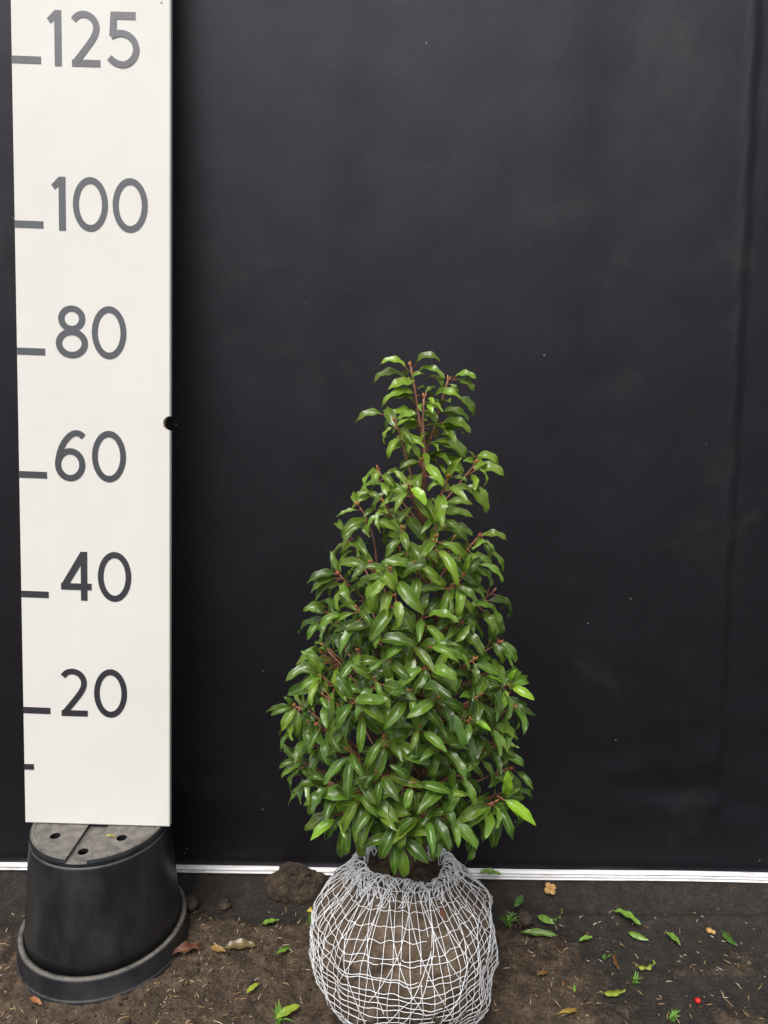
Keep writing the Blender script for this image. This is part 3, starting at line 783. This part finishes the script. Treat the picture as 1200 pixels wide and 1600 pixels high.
# main stems
stems = []
for k, (bx, by, tx, ty, tz) in enumerate([(.000, .0, .010, -.005, .80), (.014, .006, .012, .004, .80), (-.016, -.008, -.055, -.02, .72), (.006, -.018, .03, -.05, .72), (.02, .012, .075, .02, .70), (-.008, .018, -.03, .06, .66)]):
    a = O0 + Vector((bx, by*.7, .236)); c = O0 + Vector((tx, ty, tz)); b = a.lerp(c, .45) + Vector((tx*.35, ty*.35, 0))
    P = bez(a, b, c, 12); stems.append(P)
for k, P in enumerate(LEADERS):
    P = [Vector(p) for p in P]; P2 = []
    for a, b in zip(P, P[1:]): P2 += [a.lerp(b, t/3) for t in range(3)]
    P2.append(P[-1]); branches.append((P2, .0024, .0013))
    Lm = .054
    whorl(P2, 16, .046, .010, .0098, None, False, .55)

def near_stem(T):
    best = None
    for P in stems:
        for p in P:
            dv = T - p; d = math.hypot(dv.x, dv.y)
            if dv.z < .6*d - .02 : continue
            s = d + abs(dv.z - .9*d)*.6
            if best is None or s < best[0]: best = (s, p)
    return best[1] if best else stems[0][1]
def shoot(T, lime=False, n=None, Lm=None):
    cx, hw = interp(T.z, CP); ctr = Vector((cx, AY, T.z)); ow = (T-ctr); ow.z = 0
    rr = ow.length/hw; ow = ow.normalized() if ow.length > 1e-4 else Vector((0, -1, 0))
    tipdir = (ow*.8 + UPV*(.55 + .4*sstep(.5, .9, T.z))).normalized()
    B = near_stem(T); mid = T - tipdir*max(.035, (T-B).length*.4)
    P = bez(B, mid, T, 9); branches.append((P, .0019, .0010))
    n = n or rl.choice((6, 7, 7, 8)); Lm = Lm or rl.uniform(.050, .060)
    whorl(P, n, Lm, .001, .0065, ow, lime, .75 - .55*sstep(.50, .40, T.z))
for (x, y, z, k) in SH: shoot(Vector((x, y, z + .012*sstep(.46, .38, z))), False, 6 if z > .83 else (4 if z < .41 else None), .046 if z > .83 else None)
pts = [Vector(s[:3]) for s in SH]
tries = 0; extra = 0
while tries < 4000 and extra < 52:
    tries += 1
    z = rl.uniform(.365, .84); cx, hw = interp(z, CP); th = rl.uniform(0, 2*math.pi); q = rl.choice((.45, .62, .80, .86))
    T = Vector((cx + hw*q*math.cos(th), AY + hw*q*.9*math.sin(th), z))
    if z > .68 and q > .7: continue
    dm = .040 if q > .7 else .034
    if any((T-p).length < dm for p in pts): continue
    pts.append(T); extra += 1; shoot(T, False, rl.choice((5, 6, 7)))
# two old leaves gone yellow low in the crown
add_leaf(Vector((-.026, -.226, .476)), Vector((-.05, -.1, -1)), Vector((0, -1, .3)), .040, (.42, .26, .03), 4)
add_leaf(Vector((.008, -.205, .535)), Vector((-.1, -.1, -1)), Vector((.2, -1, .3)), .042, (.45, .30, .03), 8)
# stems and twigs
for k, P in enumerate(stems):
    n = len(P); V, F = tube([p-O0 for p in P], [.0068-.0042*i/(n-1) for i in range(n)], 8)
    obj('stem', mesh('stem', V, F, M_trunk), shrub)
for P, r0, r1 in branches:
    n = len(P); V, F = tube([p-O0 for p in P], [r0+(r1-r0)*i/(n-1) for i in range(n)], 6)
    o = obj('branch', mesh('branch', V, F, M_stem), shrub)
    tip = P[-1]-O0; d = (P[-1]-P[-2]).normalized(); A = Acc()
    for q in range(4):
        off = Vector((rl.uniform(-1, 1), rl.uniform(-1, 1), rl.uniform(-.2, .6)))*.0024
        A.add(*tube([tip-d*.002+off*.2, tip+d*.0025+off, tip+d*.0065+off*1.4], [.0008, .0011, .0002], 5))
    obj('bud', A.mesh('bud', M_bud), o)

# which leaves does the photograph show largest? cast rays from the camera's place to every leaf
allV, allF, own = [], [], []
for li, (m, v, t) in enumerate(leaves):
    V, F, UV, FM = LV[v]; b = len(allV); nb = sum(1 for q in FM if q == 0)
    allV += [m @ Vector(p) for p in V[:85]]
    for f in F[:nb]: allF.append(tuple(q+b for q in f)); own.append(li)
bvh = BVHTree.FromPolygons(allV, allF)
score = []
for li, (m, v, t) in enumerate(leaves):
    V = LV[v][0]; s = 0
    for q in (16, 18, 27, 37, 31, 33, 46, 48, 57, 62, 66):
        p = m @ Vector(V[q]); d = p-CAM; hit = bvh.ray_cast(CAM, d.normalized(), d.length+.01)
        if hit[0] is None or own[hit[2]] == li or (hit[0]-p).length < .002: s += 1
    e = m.to_3x3(); a = abs((e @ Vector((0, 0, 1))).normalized().dot((m.translation-CAM).normalized()))
    score.append((s*(a+.25), li))
score.sort(reverse=True)
seen = sum(1 for s in score if s[0] > 0)
chosen = [li for s, li in score[:300]]; rest = [li for s, li in score[300:]]
print('LEAVES', len(leaves), 'seen', seen, 'branches', len(branches))
Minv = Matrix.Translation(-O0)
for li in chosen:
    m, v, t = leaves[li]; o = obj('leaf', LM[v], shrub); o.matrix_local = Minv @ m; o.color = (*t, 1)
A = Acc(); UVs, TN = [], []
for li in rest:
    m, v, t = leaves[li]; V, F, UV, FM = LV[v]; mm = Minv @ m; b = len(A.V)
    A.V += [mm @ Vector(p) for p in V]; A.F += [tuple(q+b for q in f) for f in F]; A.M += FM; UVs += UV; TN += [t]*len(V)
me = A.mesh('foliage', [M_leafs, M_petiole])
uv = me.uv_layers.new(name='UVMap'); idx = [0]*len(me.loops); me.loops.foreach_get('vertex_index', idx)
flat = []
for q in idx: flat += UVs[q]
uv.data.foreach_set('uv', flat)
ca = me.color_attributes.new('tint', 'FLOAT_COLOR', 'POINT')
flat = []
for t in TN: flat += [*t, 1]
ca.data.foreach_set('color', flat)
tag(obj('foliage', me, shrub), kind='stuff')

# ------------------------------------------------------------------ things lying on the ground
def heap(name, loc, rx, ry, h, label, cat, seed):
    V, F = [], []; N, K = 30, 90
    for j in range(N+1):
        u = j/N
        for k in range(K):
            th = 2*math.pi*k/K; w = 1 + .22*fbm(math.cos(th)*1.3+seed, math.sin(th)*1.3, 1, 3)
            z = h*(1-u*u)**.8*(1+.0*u) + .012*fbm(u*math.cos(th)*3+seed, u*math.sin(th)*3, 5, 5)*(1-u) + .006*fbm(u*math.cos(th)*11+seed, u*math.sin(th)*11, 2, 5)*(1-u**6)
            V.append((rx*u*w*math.cos(th), ry*u*w*math.sin(th), z - .004*(u**4)))
    for j in range(N):
        for k in range(K):
            k2 = (k+1) % K; F.append((j*K+k, (j+1)*K+k, (j+1)*K+k2, j*K+k2))
    return tag(obj(name, mesh(name, V, F, M_crumb), None, loc, (R(30), 0, 0)), label, cat)
heap('soil_heap', (-.158, wallY(-.16)-.024, .027), .062, .038, .034, 'small heap of brown soil spilled over the white batten', 'soil heap', 2)

LV0 = len(LV)
for i, sp in enumerate([(24, 24, .20, .1, 1.2), (18, 16, .21, -.1, 1.4), (34, 30, .20, .2, 1.6), (70, 44, .19, -.25, 3.0)]): LV.append(leaf_mesh('leaf', *sp, pet=.07, seed=i+3))
FL = [leaf_data(LV0+i, [M_leaf, M_grass]) for i in range(4)]
def fallen(x, y, L, az, tint, label, var=0, tiltx=0, lift=.006, flip=False, group=None, pitch_=0, narrow=1.0):
    me = (FL[var])
    o = obj('fallen_leaf', me, None, (x, y, ground_z(x, y)+lift))
    # bring the arched blade to rest: rotate so that tip and base touch
    o.rotation_euler = (R(tiltx + (180 if flip else 0)), R(pitch_), R(az)); o.scale = (L*.88, L*.88*rn0.uniform(.85, 1.1)*narrow, L*.8); o.color = (*tint, 1)
    return tag(o, label, 'leaf', group)
rn0 = random.Random(9)
GL = (.20, .37, .05); GD = (.07, .17, .03); GY = (.36, .46, .05); BR = (.22, .10, .05); RB = (.20, .075, .055); TAN = (.36, .20, .07); YE = (.62, .44, .03)
fallen(-.144, .118, .062, 62, GD, 'long dark green leaf propped against the black membrane above a yellow leaf', 0, 20, .012)
fallen(-.120, .058, .040, 80, GD, 'small dark green leaf lying below a yellow leaf beside the root ball', 2, -15, .008)
fallen(-.128, .088, .034, 25, YE, 'bright yellow leaf touching the wire netting of the root ball', 1, 30, .012)
fallen(-.208, .056, .036, 15, GL, 'small light green leaf alone on the soil between pot and root ball', 1, 0, .007)
fallen(-.170, -.018, .040, 40, GL, 'green leaf with bent tip lying on soil beside the netted root ball', 3, 35, .009)
fallen(-.206, -.100, .030, 50, GY, 'tiny yellow green leaf on the soil in front of the pot side', 0, 10, .007)
fallen(.462, .115, .062, -42, GL, 'large bright green leaf with a folded tip on the dark membrane', 2, -10, .008)
fallen(.474, .064, .042, -30, GL, 'narrow light green leaf just below the large folded leaf', 0, 55, .009)
fallen(.548, .073, .044, -72, GL, 'oval bright green leaf lying alone on the black membrane', 1, 0, .006)
fallen(.652, .072, .042, -70, GD, 'narrow dark green leaf on the membrane beside a brown husk', 0, 60, .010)
fallen(.376, .040, .034, 20, GL, 'short rounded green leaf beside a crack in the soil', 2, 10, .007)
fallen(.275, .054, .075, -8, (.16, .27, .05), 'long spotted green leaf lying beside the grass tuft at the root ball', 0, 25, .009, narrow=.6)
fallen(.312, .098, .040, -35, GL, 'slim green leaf behind the long spotted leaf', 1, 45, .009)
fallen(.338, .092, .038, 30, (.26, .40, .10), 'curled pale green leaf on soil near the foot of the membrane', 3, 120, .010)
fallen(.268, .108, .046, 55, GD, 'dark green leaf leaning over the grass tuft at the root ball', 2, 25, .016)
fallen(.462, -.018, .044, 2, GY, 'crumpled yellow green leaf above a thin dry twig', 3, 95, .012)
fallen(.385, -.080, .046, 12, GY, 'curled lime green leaf edge-on beside a crack in the membrane', 0, 85, .012)
fallen(.338, -.078, .018, 80, GL, 'tiny green leaf fragment beside an orange husk', 1, 0, .006)
fallen(-.352, -.030, .075, 30, RB, 'large crumpled red brown leaf beside the pot rim', 3, 20, .010)
fallen(-.262, -.004, .062, 8, (.20, .13, .06), 'dry olive brown leaf lying flat on the soil', 2, 10, .007)
fallen(-.288, -.006, .036, -20, TAN, 'small orange tan leaf between two larger brown leaves', 1, 25, .009)
fallen(.283, -.045, .028, 20, (.27, .11, .045), 'small rust brown leaf on bare soil near the root ball', 3, 20, .008)
fallen(.432, .012, .044, -92, (.26, .11, .05), 'upright curled brown leaf beside clover on the soil', 0, 70, .010)
fallen(.300, -.122, .052, 16, (.40, .25, .06), 'dry ochre leaf lying near the lower soil crack', 3, 30, .007, narrow=.6)
fallen(.320, -.070, .020, 80, (.45, .18, .05), 'tiny orange dry husk leaf standing beside a green fragment', 3, 20, .010)
fallen(-.548, -.128, .030, -25, (.38, .13, .05), 'small orange brown leaf touching the front of the pot rim', 2, 20, .010)
fallen(.222, .132, .030, 60, (.46, .33, .19), 'pale tan dry leaf stuck behind the root ball', 3, 20, .014)
fallen(.205, wallY(.2)-.022, .052, -3, (.16, .30, .05), 'flat green leaf lying on the white batten behind the root ball', 2, 0, .054)
fallen(.105, -.214, .038, -70, (.24, .07, .045), 'red brown leaf caught on the wire netting collar', 2, 10, 0.0)
bpy.context.scene.collection.objects[-1].location = (.094, -.147, .222)
fallen(-.150, -.150, .050, 35, GY, 'pale yellow green leaf spread over the grass near the root ball', 0, 15, .012)
fallen(-.452, -.020, .022, 10, (.45, .38, .05), 'tiny yellow leaf resting on the upturned pot base', 3, 20, 0)
bpy.context.scene.collection.objects[-1].location = (-.455, -.034, .2435)

# papery four-lobed husk by the batten
hk = tag(empty('dry_husk', (.346, wallY(.346)-.030, .026), (R(38), 0, 0)), 'tan four lobed papery husk lying just below the white batten', 'husk')
for k in range(4):
    a = k*math.pi/2 + .5; V, F = [], []
    for j in range(6):
        for i in range(8):
            u = j/5; t = 2*math.pi*i/8; V.append((.0065*math.sin(math.pi*u*.5)*math.cos(t), .0065*math.sin(math.pi*u*.5)*math.sin(t), .004*math.cos(u*1.5)))
    for j in range(5):
        for i in range(8): F.append((j*8+i, (j+1)*8+i, (j+1)*8+(i+1) % 8, j*8+(i+1) % 8))
    obj('lobe', mesh('lobe', V, F, M_husk), hk, (.0065*math.cos(a), .0065*math.sin(a), .002*(k % 2)), (.3*math.sin(a), -.3*math.cos(a), a))

def blob(name, loc, r, sq, mat, seed, am=.2, label=None, cat=None):
    bmx = bmesh.new(); bmesh.ops.create_icosphere(bmx, subdivisions=3, radius=r)
    for v in bmx.verts:
        n = v.co.normalized(); v.co *= 1 + am*fbm(n.x*1.8+seed, n.y*1.8, n.z*1.8, 3); v.co.z *= sq
    me = bpy.data.meshes.new(name); bmx.to_mesh(me); bmx.free(); me.materials.append(mat)
    me.polygons.foreach_set('use_smooth', [True]*len(me.polygons))
    return tag(obj(name, me, None, loc), label, cat)
be = tag(empty('berry', (.543, -.081, ground_z(.543, -.081))), 'small glossy red berry on the dirty membrane', 'berry')
bb = blob('flesh', (0, 0, .0040), .0048, .95, M_berry, 3, .04); bb.parent = be
V, F = tube([(0, 0, .0082), (.001, 0, .0096)], [.0012, .0004], 6); obj('calyx', mesh('calyx', V, F, M_trunk), be)
blob('soil_clod', (-.352, .102, .014), .015, .8, M_crumb, 5, .35, 'rounded clod of soil at the membrane edge near the pot', 'clod')
blob('soil_clod', (-.288, .106, .009), .012, .8, M_crumb, 8, .35, 'smaller clod of soil between the pot and the soil heap', 'clod')
blob('soil_clod', (.283, .092, .010), .017, .8, M_crumb, 11, .35, 'lumpy brown clod behind the grass tuft by the root ball', 'clod')
sd_ = tag(empty('seed_husk', (.632, .082, ground_z(.632, .082)+.004)), 'small round brown seed husk on the black membrane', 'husk')
b1 = blob('shell', (0, 0, 0), .0055, .8, M_husk, 2, .15); b1.parent = sd_
b2 = blob('shell', (.006, -.004, 0), .0042, .8, M_husk, 6, .15); b2.parent = sd_

def tuft(x, y, n, h, label, sd2):
    r2 = random.Random(sd2)
    t = tag(empty('grass_tuft', (x, y, ground_z(x, y))), label, 'grass', 'small grass tufts in the soil')
    for k in range(n):
        az = r2.uniform(0, 6.28); ln = h*.78*r2.uniform(.6, 1.15); lean = r2.uniform(.3, 1.1)
        V, F = [], []
        for i in range(5):
            u = i/4; a = lean*u*1.1; w = .0016*(1-u**2)+.0001
            px = ln*u*math.sin(a); pz = ln*u*math.cos(a)
            V += [(px, -w, pz), (px, w, pz+.0004)]
        for i in range(4): F.append((2*i, 2*i+1, 2*i+3, 2*i+2))
        obj('blade', mesh('blade', V, F, M_grass), t, (r2.uniform(-.004, .004), r2.uniform(-.004, .004), 0), (0, 0, az))
tuft(.252, .082, 22, .034, 'bushy green grass tuft growing against the netted root ball', 1)
tuft(.449, -.044, 14, .022, 'small spiky grass tuft on the soil below a crumpled leaf', 2)
tuft(.487, -.118, 14, .022, 'low grass tuft in the soil below the curled lime leaf', 3)
tuft(-.146, -.148, 14, .036, 'sparse grass tuft under a pale leaf beside the root ball', 4)
tuft(.415, .010, 12, .014, 'tiny clover like green tuft beside an upright brown leaf', 5)

# uncountable litter: dry needles, pale chips, soil crumbs
rn = random.Random(77)
def clear(x, y): return math.hypot(x-PX, y-PY) > .156 and math.hypot(x-AX, y-AY) > .135 and y < wallY(x)-.02
A = Acc(); B = Acc()
while len(A.F) < 560*10:
    x, y = rn.uniform(-.85, .9), rn.uniform(-.27, .15)
    if not clear(x, y) or rn.random() > .35 + .65*math.exp(-((x+.30)/.18)**2): continue
    a = rn.uniform(0, 6.28); L = rn.uniform(.005, .015)*(1.8 if rn.random() < .12 else 1); z = ground_z(x, y)+.0015; d = Vector((math.cos(a), math.sin(a), rn.uniform(-.08, .08)))*L/2
    p = Vector((x, y, z)); q = Vector((rn.uniform(-1, 1), rn.uniform(-1, 1), .4))*.0012
    A.add(*tube([p-d, p+q, p+d], [.0004, .00075, .0003], 4), rn.choice((0, 0, 1)))
while len(B.F) < 230*6:
    x, y = rn.uniform(-.85, .9), rn.uniform(-.27, .165)
    if not clear(x, y): continue
    s = rn.uniform(.0004, .0012)*(1.8 if rn.random() < .06 else 1); p = Vector((x, y, ground_z(x, y)+s*.4)); a = rn.uniform(0, 3.14)
    V, F = box(-s*rn.uniform(1, 3.2), s*1.4, -s*.5, s*rn.uniform(.2, .6), -s*.3, s*.3); V = [(x_*rn.uniform(.6, 1.1), y_*rn.uniform(.5, 1.2), z_) for x_, y_, z_ in V]; mt = Matrix.Translation(p) @ Matrix.Rotation(a, 4, 'Z') @ Matrix.Rotation(rn.uniform(-.4, .4), 4, 'X')
    B.add([mt @ Vector(v) for v in V], F)
tag(obj('needle_litter', A.mesh('needle_litter', [M_needle, M_needle2])), 'scattered dry tan conifer needles on the soil and membrane', 'litter', kind='stuff')
tag(obj('chip_litter', B.mesh('chip_litter', M_chip, False)), 'scattered pale chips and grit on the soil and membrane', 'litter', kind='stuff')
t0 = bmesh.new(); bmesh.ops.create_icosphere(t0, subdivisions=1, radius=1); IV = [v.co.copy() for v in t0.verts]; IF = [tuple(v.index for v in f.verts) for f in t0.faces]; t0.free()
Cc = Acc()
while len(Cc.F) < 5200*20:
    x, y = rn.uniform(-.9, .95), rn.uniform(-.29, .15)
    if not clear(x, y): continue
    if rn.random() > .12 + soilmask(x, y): continue
    s = rn.uniform(.0006, .0020)*(2.3 if rn.random() < .06 else 1); p = Vector((x, y, ground_z(x, y)+s*.3)); k = rn.uniform(.6, 1)
    Cc.add([p + Vector((v.x*s*rn.uniform(.7, 1.3), v.y*s*rn.uniform(.7, 1.3), v.z*s*k)) for v in IV], IF, rn.choice((0, 0, 0, 1, 1, 2)))
for _ in range(420):
    x = rn.gauss(-.15, .045); dy = rn.uniform(-.075, -.012); s = rn.uniform(.0007, .0022)
    zz = .030*sstep(-.07, -.012, dy) + .030*math.exp(-((x+.158)/.040)**2)*sstep(-.065, -.02, dy) + s*.3
    if abs(x+.158) > .05: zz = interp(dy, [(a, b) for a, b in cl])[0] + s*.3
    Cc.add([Vector((x, wallY(x)+dy, zz)) + v*s*rn.uniform(.7, 1.2) for v in IV], IF)
tag(obj('soil_crumbs', Cc.mesh('soil_crumbs', [M_crumb, M_crumb2, M_crumb3])), 'loose crumbs of soil strewn over the ground', 'soil', kind='stuff')
# a few bare twigs
def twig(P, r, label):
    P = [Vector((x, y, ground_z(x, y)+.002)) for x, y in P]
    V, F = tube(P, [r, r*.9, r*.7, r*.5][:len(P)], 6); tag(obj('twig', mesh('twig', V, F, M_trunk)), label, 'twig')
twig([(.345, .055), (.352, .03), (.362, .012), (.366, .004)], .0016, 'short dark twig beside the rounded green leaf')
twig([(-.352, .075), (-.335, .090), (-.325, .098)], .0012, 'thin grey twig beside the soil clod near the pot')
twig([(-.252, .040), (-.240, .055), (-.236, .066)], .0011, 'thin dark twig beside the light green leaf on the soil')
